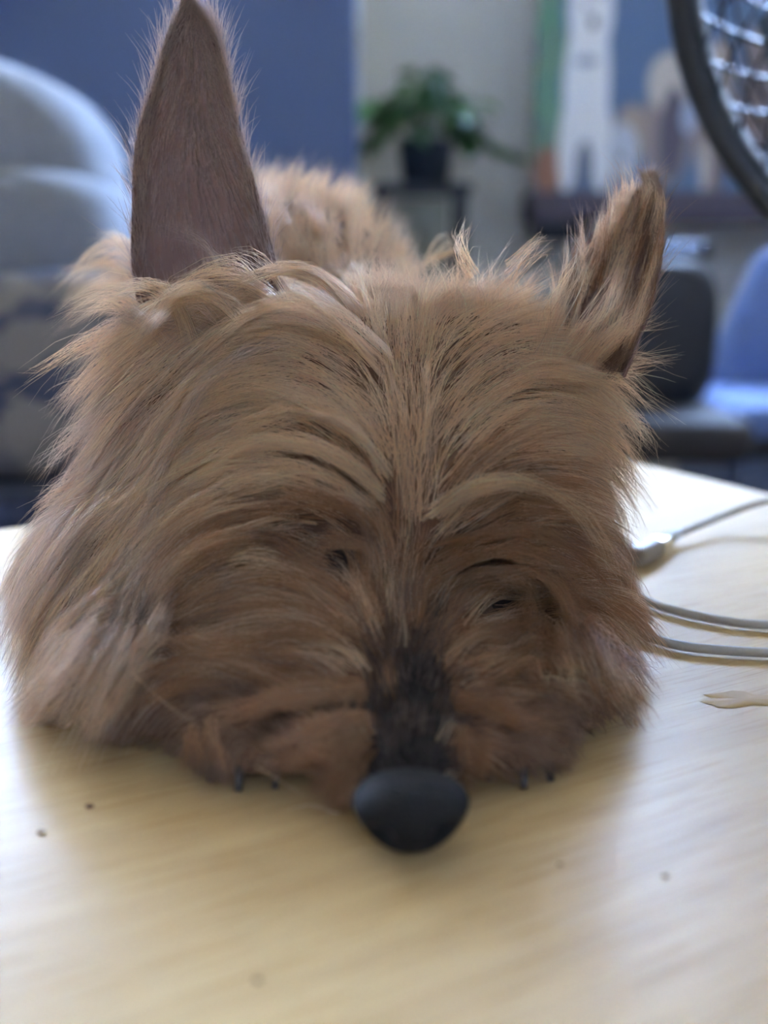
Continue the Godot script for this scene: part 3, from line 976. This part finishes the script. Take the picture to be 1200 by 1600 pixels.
func build_armchair() -> void:
	var grey := cloth(srgb(128, 132, 140), 0.05, 0.03)
	var navy := cloth(srgb(34, 42, 66))
	var at := P(-140, 300, 1.15)
	var t := thing("armchair", "grey upholstered armchair with plump stacked back cushions behind the dog", "armchair", Vector3(at.x, 0, at.z))
	var up_c := part("back_cushion", cushion(Vector3(0.44, 0.25, 0.24), 0.55, 0.85), grey, t, Vector3(0.0, P(0, 275, 1.15).y - 0.005, 0))
	var lo_c := part("lumbar_cushion", cushion(Vector3(0.47, 0.13, 0.26), 0.45, 0.5), grey, t, Vector3(0.0, P(0, 362, 1.15).y, 0.02))
	part("side_wing", cushion(Vector3(0.16, 0.42, 0.2), 0.5, 0.6), grey, t, Vector3(-0.135, P(0, 215, 1.15).y, -0.04))
	part("seat", rbox(Vector3(0.56, 0.16, 0.5), 0.04), navy, t, Vector3(0, 0.26, 0.02))
	part("back_frame", rbox(Vector3(0.46, 0.48, 0.10), 0.04), navy, t, Vector3(0, 0.42, -0.19))
	for s in [[-0.22, -0.2], [0.22, -0.2], [-0.22, 0.2], [0.22, 0.2]]:
		part("leg", lathe([[0.0, 0.0], [0.015, 0.0], [0.022, 0.185], [0.0, 0.185]], 14), mat(srgb(50, 38, 30), 0.5), t, Vector3(s[0], 0, s[1]))
	# patterned cushion standing in front of it
	var q := P(-60, 600, 1.02)
	var pc := thing("patterned_cushion", "taupe cushion with navy blotchy print leaning on the grey armchair", "cushion", Vector3(q.x, 0.342, q.z))
	var pm := mat(Color.WHITE, 0.9, 0.2)
	pm.albedo_texture = noise_tex(0.011, srgb(62, 68, 88), srgb(124, 120, 116), 17, 512, 3, 0.34, 0.46)
	pm.uv1_triplanar = true
	pm.uv1_scale = Vector3(2.2, 3.6, 2.2)
	var o := part("cushion_cover", cushion(Vector3(0.36, 0.19, 0.12), 0.7, 0.4), pm, pc, Vector3(0, 0.092, 0))
	o.rotation = Vector3(-0.12, 0.1, 0.05)

func build_plant() -> void:
	var at := P(665, 300, 2.25)
	var floor_at := Vector3(at.x, 0, at.z)
	var st := thing("plant_stand", "dark square stand with pale front panel under the potted plant", "stand", floor_at)
	var dark := mat(srgb(34, 44, 56), 0.6)
	var h := P(0, 290, 2.25).y
	part("top_board", rbox(Vector3(0.20, 0.018, 0.20), 0.004), dark, st, Vector3(-0.01, h - 0.009, 0))
	part("front_panel", rbox(Vector3(0.12, h - 0.06, 0.014), 0.003), mat(srgb(118, 122, 112), 0.7), st, Vector3(-0.015, (h - 0.06) / 2 + 0.03, 0.07))
	for s in [[-1, -1], [1, -1], [-1, 1], [1, 1]]: part("leg", rbox(Vector3(0.022, h - 0.018, 0.022), 0.003), dark, st, Vector3(s[0] * 0.08 - 0.01, (h - 0.018) / 2, s[1] * 0.08))
	var p := thing("potted_plant", "leafy green houseplant in a dark pot by the beige wall", "plant", floor_at + Vector3(0, h, 0))
	part("pot", lathe([[0.0, 0.0], [0.045, 0.0], [0.058, 0.08], [0.060, 0.085], [0.056, 0.085], [0.050, 0.06], [0.0, 0.06]]), dark, p)
	var lm := [mat(srgb(58, 104, 62), 0.45), mat(srgb(84, 132, 80), 0.45), mat(srgb(44, 76, 54), 0.5)]
	for m in lm:
		m.backlight_enabled = true
		m.backlight = Color(0.3, 0.45, 0.2)
	var leaf := leaf_mesh()
	for i in 64:
		var a := rng.randf() * TAU
		var r := rng.randf_range(0.02, 0.115)
		var y := 0.10 + 0.13 * rng.randf() * (1.25 - r / 0.13)
		if i > 56:      # trailing leaves
			a = rng.randf_range(-0.5, 0.5) if i % 2 == 0 else rng.randf_range(2.6, 3.6)
			r = 0.10 + 0.02 * (i - 56) * 0.4
			y = 0.09 - 0.007 * (i - 56)
		var pos := Vector3(cos(a) * r, y, sin(a) * r * 0.8)
		var o := part("leaf", leaf, lm[i % 3], p, pos)
		o.rotation = Vector3(rng.randf_range(-0.4, 0.9), -a + PI / 2 + rng.randf_range(-0.6, 0.6), rng.randf_range(-0.5, 0.5))
		o.scale = Vector3.ONE * rng.randf_range(0.9, 1.6)
		if i % 3 == 0 or i > 56:
			var k := spline(PackedVector3Array([Vector3(cos(a) * 0.02, 0.06, sin(a) * 0.02), Vector3(cos(a) * r * 0.6, maxf(y, 0.09) + 0.02, sin(a) * r * 0.5), pos]), 5)
			part("stem", tube(k, 0.0018, 5), lm[2], p)

func leaf_mesh() -> ArrayMesh:
	var st := tool()
	for side: int in [0, 1]:
		var pts := PackedVector3Array()
		for j in 7:
			var s := j / 6.0
			var w := 0.019 * pow(sin(PI * pow(s, 0.62)), 0.8)
			for i in 5:
				var u := (i - 2) / 2.0 * (1.0 if side == 0 else -1.0)
				pts.append(Vector3(u * w, 0.006 * absf(u) - 0.02 * s * s - side * 0.0006, s * 0.058))
		grid_mesh(pts, 5, 7, st)
	return finish(st)

func blob(im: Image, cx: float, cy: float, rx: float, ry: float, c: Color) -> void:
	for y in range(maxi(0, int(cy - ry)), mini(im.get_height(), int(cy + ry) + 1)):
		for x in range(maxi(0, int(cx - rx)), mini(im.get_width(), int(cx + rx) + 1)):
			var q := Vector2((x - cx) / rx, (y - cy) / ry).length()
			if q < 1.0: im.set_pixel(x, y, im.get_pixel(x, y).lerp(c, smooth01(1.0, 0.8, q)))

func build_picture() -> void:
	var d := 2.38
	var x0 := P(828, 0, d).x
	var y0 := P(0, 303, d).y
	# print: dogs sitting in a row in front of a slate-blue ground; 400 px a metre, left edge at x0
	var W := 480
	var H := 240
	var im := Image.create(W, H, false, Image.FORMAT_RGB8)
	im.fill(srgb(92, 118, 154))
	var s := 400.0 * d / F      # texture pixels for each pixel of the frame
	var X := func(px: float) -> float: return (px - 828.0) * s
	var Y := func(py: float) -> float: return H - (303.0 - py) * s
	var dot := func(px, py, rx, ry, c): blob(im, X.call(px), Y.call(py), rx * s, ry * s, c)
	for i in 9: dot.call(848.0 + 6 * sin(i * 2.0), -40.0 + 34 * i, 24.0, 40.0, srgb(96 + 6 * (i % 3), 140 + 5 * (i % 2), 122))
	dot.call(850.0, 270.0, 26.0, 40.0, srgb(150, 110, 90))
	var white := srgb(232, 238, 246)
	dot.call(906.0, 150.0, 40.0, 150.0, white)
	dot.call(908.0, 40.0, 38.0, 75.0, white)
	dot.call(880.0, 235.0, 17.0, 75.0, white)
	dot.call(934.0, 235.0, 17.0, 75.0, white)
	dot.call(907.0, 268.0, 15.0, 48.0, srgb(104, 116, 140))
	dot.call(913.0, 55.0, 7.0, 10.0, srgb(60, 70, 90))
	dot.call(900.0, 32.0, 4.0, 5.0, srgb(80, 90, 110))
	dot.call(922.0, 16.0, 4.0, 5.0, srgb(80, 90, 110))
	dot.call(904.0, 110.0, 20.0, 8.0, srgb(150, 160, 180))
	var fawn := srgb(168, 156, 146)
	dot.call(978.0, 215.0, 32.0, 48.0, fawn)
	dot.call(966.0, 240.0, 26.0, 46.0, srgb(190, 200, 214))
	dot.call(962.0, 250.0, 6.0, 6.0, srgb(70, 74, 88))
	dot.call(1035.0, 200.0, 42.0, 105.0, srgb(150, 140, 140))
	dot.call(1032.0, 140.0, 38.0, 48.0, srgb(196, 192, 188))
	dot.call(1040.0, 215.0, 22.0, 75.0, srgb(92, 90, 106))
	dot.call(1068.0, 190.0, 17.0, 28.0, srgb(176, 192, 222))
	for i in 6:
		var px := 1105.0 + 62.0 * i
		var c := [srgb(150, 136, 128), srgb(120, 110, 112), srgb(190, 184, 178)][i % 3] as Color
		dot.call(px, 200.0, 34.0, 110.0, c)
		dot.call(px, 120.0 - 20.0 * (i % 2), 28.0, 46.0, c.lightened(0.12))
		dot.call(px - 12.0, 262.0, 9.0, 46.0, srgb(188, 186, 190))
		dot.call(px + 14.0, 262.0, 9.0, 46.0, srgb(98, 96, 110))
	var pm := mat(Color.WHITE, 0.55, 0.4)
	pm.albedo_texture = ImageTexture.create_from_image(im)
	var w := W / 400.0
	var h := H / 400.0
	var z := P(0, 303, d).z
	var t := thing("canvas_print", "large canvas print of a row of sitting dogs standing on the dark shelf", "picture", Vector3(x0 + w / 2, y0, z))
	part("canvas", rbox(Vector3(w, h, 0.03), 0.004), mat(srgb(180, 180, 176), 0.8), t, Vector3(0, h / 2, 0))
	var q := QuadMesh.new()
	q.size = Vector2(w - 0.004, h - 0.004)
	part("print", q, pm, t, Vector3(0, h / 2, 0.0158))
	# shelf
	var sh := thing("wall_shelf", "thick dark wooden shelf holding the dog print", "shelf", Vector3(x0 + w / 2 + 0.03, y0, z))
	var dw := mat(srgb(70, 64, 78), 0.5)
	part("board", rbox(Vector3(w + 0.08, 0.062, 0.18), 0.004), dw, sh, Vector3(0, -0.031, 0.02))
	part("bracket", rbox(Vector3(0.11, 0.04, 0.12), 0.004), mat(srgb(30, 36, 48), 0.6), sh, Vector3(-w / 2 + 0.03, -0.082, 0.02))
	part("bracket", rbox(Vector3(0.11, 0.04, 0.12), 0.004), mat(srgb(30, 36, 48), 0.6), sh, Vector3(w / 2 - 0.03, -0.082, 0.02))

func build_chairs() -> void:
	var black := mat(srgb(26, 30, 40), 0.5)
	var d := 1.55
	var c := P(1040, 520, d)
	var t := thing("office_chair", "black office chair with a rounded backrest turned away under the shelf", "chair", Vector3(c.x, 0, c.z))
	var top := P(0, 404, d).y
	var low := P(0, 640, d).y
	part("backrest", cushion(Vector3(0.155, top - low, 0.10), 0.5, 0.55), black, t, Vector3(-0.01, (top + low) / 2, 0))
	var hd := part("handle", rbox(Vector3(0.062, 0.018, 0.02), 0.004), mat(srgb(150, 172, 214), 0.4), t, Vector3(0.012, P(0, 390, d).y, 0), "pale blue handle bar")
	part("handle_cap", rbox(Vector3(0.014, 0.024, 0.026), 0.004), black, t, Vector3(0.048, P(0, 389, d).y, 0))
	part("handle_post", rbox(Vector3(0.016, 0.06, 0.014), 0.003), black, t, Vector3(-0.012, top - 0.008, -0.004))
	part("seat", rbox(Vector3(0.26, 0.06, 0.26), 0.025), mat(srgb(38, 36, 40), 0.7), t, Vector3(-0.05, low - 0.02, 0.06))
	part("gas_post", lathe([[0.0, 0.06], [0.022, 0.06], [0.022, low - 0.05], [0.0, low - 0.05]], 16), black, t, Vector3(-0.05, 0, 0.04))
	for i in 5:
		var a := TAU * i / 5
		part("base_arm", tube(PackedVector3Array([Vector3(-0.05, 0.08, 0.04), Vector3(-0.05 + 0.2 * cos(a), 0.05, 0.04 + 0.2 * sin(a))]), 0.015, 8), black, t)
		part("caster", tube(PackedVector3Array([Vector3(-0.05 + 0.2 * cos(a) - 0.012, 0.025, 0.04 + 0.2 * sin(a)), Vector3(-0.05 + 0.2 * cos(a) + 0.012, 0.025, 0.04 + 0.2 * sin(a))]), 0.025, 12), black, t)
	# blue easy chair beside it
	var blue := cloth(srgb(96, 120, 172), 0.05, 0.05)
	blue.roughness = 0.5
	var e := P(1240, 640, 1.75)
	var b := thing("easy_chair", "blue easy chair with slanted back and dark base beside the black office chair", "chair", Vector3(e.x, 0, e.z))
	var back := part("backrest", rbox(Vector3(0.32, 0.26, 0.08), 0.03), blue, b, Vector3(0.08, P(0, 565, 1.75).y, -0.14))
	back.rotation = Vector3(-0.2, 0, -0.42)
	part("seat", rbox(Vector3(0.42, 0.06, 0.34), 0.025), blue, b, Vector3(0.05, P(0, 640, 1.75).y, 0.0))
	part("arm_pad", cushion(Vector3(0.08, 0.06, 0.24), 0.6, 0.6), mat(srgb(34, 40, 58), 0.6), b, Vector3(0.02, P(0, 550, 1.75).y, 0.05))
	part("base_rail", rbox(Vector3(0.42, 0.035, 0.34), 0.01), mat(srgb(24, 28, 40), 0.6), b, Vector3(0.05, P(0, 672, 1.75).y, 0.0))
	var sk := P(0, 690, 1.75).y
	part("skirt", rbox(Vector3(0.40, sk - 0.02, 0.32), 0.01), cloth(srgb(92, 104, 128), 0.05, 0.05), b, Vector3(0.06, (sk - 0.02) / 2 + 0.02, 0.0))

func box_to(st: SurfaceTool, lo: Vector3, hi: Vector3) -> void:
	var b := BoxMesh.new()
	b.size = hi - lo
	st.append_from(b, 0, Transform3D(Basis(), (lo + hi) / 2.0))

func boxes(list: Array) -> ArrayMesh:
	var st := SurfaceTool.new()
	st.begin(Mesh.PRIMITIVE_TRIANGLES)
	for b in list: box_to(st, b[0], b[1])
	return st.commit()

const WIN := [-2.15, -0.70, 1.03, 1.52]      # low window in the blue back wall: x0, x1, y0, y1
const WIN4 := [-2.15, -0.70, 1.92, 2.50]     # the window above it
const WIN2 := [0.46, 1.70, 1.45, 2.40]       # window in the alcove wall, above the print
const WIN3 := [0.28, 0.60, 1.85, 2.30]       # unseen window behind the camera, added to fill light on the dog's front
const ZB := -2.10
const ZR := -2.60
const CEIL := 2.6

func build_room() -> void:
	var floorm := mat(Color.WHITE, 0.5)
	floorm.albedo_texture = noise_tex(0.01, srgb(84, 66, 52), srgb(112, 90, 70), 31)
	floorm.uv1_triplanar = true
	floorm.uv1_scale = Vector3(0.6, 3, 3)
	var xl := -2.2
	var xr := 2.1
	var zf := 1.9
	struct("floor", boxes([[Vector3(xl - 0.2, -0.1, ZR - 0.2), Vector3(xr + 0.2, 0, zf + 0.2)]]), floorm)
	struct("ceiling", boxes([[Vector3(xl - 0.2, CEIL, ZR - 0.2), Vector3(xr + 0.2, CEIL + 0.1, zf + 0.2)]]), mat(srgb(186, 184, 178), 0.9, 0.2))
	var blue := mat(srgb(88, 104, 138), 0.8, 0.3)
	var xe := P(558, 0, 2.1).x
	struct("wall_back", holed(xl, xe, ZB - 0.14, ZB, [WIN[0], WIN[1], WIN[2], WIN4[3]], [WIN[3], WIN4[2]]), blue)
	var beige := mat(srgb(198, 200, 196), 0.85, 0.3)
	struct("wall_alcove", holed(xe - 0.1, xr, ZR - 0.14, ZR, WIN2), beige)
	struct("wall_return", boxes([[Vector3(xe - 0.1, 0, ZR), Vector3(xe, CEIL, ZB - 0.14)]]), beige)
	var putty := mat(srgb(150, 144, 136), 0.85, 0.3)
	struct("wall_left", boxes([[Vector3(xl - 0.14, 0, ZB - 0.14), Vector3(xl, CEIL, zf)]]), putty)
	struct("wall_right", boxes([[Vector3(xr, 0, ZR - 0.12), Vector3(xr + 0.14, CEIL, zf)]]), putty)
	struct("wall_front", holed(xl, xr, zf, zf + 0.14, WIN3), putty)
	window(1, WIN, ZB - 0.07, ZB, 1.0)
	window(4, WIN4, ZB - 0.07, ZB, 1.0)
	window(2, WIN2, ZR - 0.07, ZR, 1.0)
	window(3, WIN3, zf + 0.07, zf, -1.0)  # added opening, only there to brighten the dog from the front

func holed(x0: float, x1: float, z0: float, z1: float, w: Array, band := []) -> ArrayMesh:
	var list := [[Vector3(x0, 0, z0), Vector3(w[0], CEIL, z1)], [Vector3(w[1], 0, z0), Vector3(x1, CEIL, z1)],
		[Vector3(w[0], 0, z0), Vector3(w[1], w[2], z1)], [Vector3(w[0], w[3], z0), Vector3(w[1], CEIL, z1)]]
	if band: list.append([Vector3(w[0], band[0], z0), Vector3(w[1], band[1], z1)])
	return boxes(list)

func window(n: int, w: Array, z: float, face: float, inward: float) -> void:
	var white := mat(srgb(226, 224, 218), 0.6, 0.4)
	var a := Vector3(0, 0, -0.03)
	var b := Vector3(0, 0, 0.03)
	var m: float = (w[0] + w[1]) / 2
	var o := struct("window_%d" % n, boxes([
		[Vector3(w[0], w[2], z) + a, Vector3(w[1], w[2] + 0.05, z) + b], [Vector3(w[0], w[3] - 0.05, z) + a, Vector3(w[1], w[3], z) + b],
		[Vector3(w[0], w[2], z) + a, Vector3(w[0] + 0.05, w[3], z) + b], [Vector3(w[1] - 0.05, w[2], z) + a, Vector3(w[1], w[3], z) + b],
		[Vector3(m - 0.025, w[2], z) + a, Vector3(m + 0.025, w[3], z) + b]]), white)
	var glass := mat(Color(1, 1, 1, 0.05), 0.02, 0.5)
	glass.transparency = BaseMaterial3D.TRANSPARENCY_ALPHA
	for k in 2:
		var x0: float = w[0] + 0.05 if k == 0 else m + 0.025
		var x1: float = m - 0.025 if k == 0 else w[1] - 0.05
		part("pane", boxes([[Vector3(x0, w[2] + 0.05, z - 0.003), Vector3(x1, w[3] - 0.05, z + 0.003)]]), glass, o)
	var t0 := Vector3(w[0] - 0.05, w[2] - 0.03, minf(face, face + 0.06 * inward))
	struct("trim_%d" % n, boxes([[t0, t0 + Vector3(w[1] - w[0] + 0.1, 0.03, 0.06)]]), white)

func _ready() -> void:
	rng.seed = 20240
	# camera
	var cam := Camera3D.new()
	cam.name = "camera"
	add_child(cam)
	cam.position = EYE
	cam.rotation = Vector3(-PITCH, 0, 0)
	var lens := CameraAttributesPhysical.new()
	lens.frustum_focal_length = 25.734
	lens.frustum_focus_distance = 0.266
	lens.frustum_near = 0.02
	lens.frustum_far = 60.0
	lens.exposure_aperture = 4.7
	lens.auto_exposure_enabled = false
	cam.attributes = lens
	cam.current = true
	# sky and exposure
	var env := Environment.new()
	env.background_mode = Environment.BG_SKY
	var sky := Sky.new()
	var sm := ProceduralSkyMaterial.new()
	sm.sky_top_color = srgb(160, 192, 245)
	sm.sky_horizon_color = srgb(216, 229, 251)
	sm.ground_bottom_color = srgb(120, 120, 110)
	sm.ground_horizon_color = srgb(190, 190, 185)
	sm.sky_energy_multiplier = 1.0
	sky.sky_material = sm
	env.sky = sky
	env.background_energy_multiplier = 64.0
	env.tonemap_mode = Environment.TONE_MAPPER_LINEAR
	env.tonemap_exposure = 3.25
	env.sdfgi_enabled = true
	env.ssao_enabled = true
	env.ssil_enabled = true
	var we := WorldEnvironment.new()
	we.name = "environment"
	we.environment = env
	add_child(we)
	build_room()
	build_table()
	build_dog()
	build_fan()
	build_armchair()
	build_plant()
	build_picture()
	build_chairs()
	build_cable()
	build_crumbs()
	print("fov ", cam.fov)
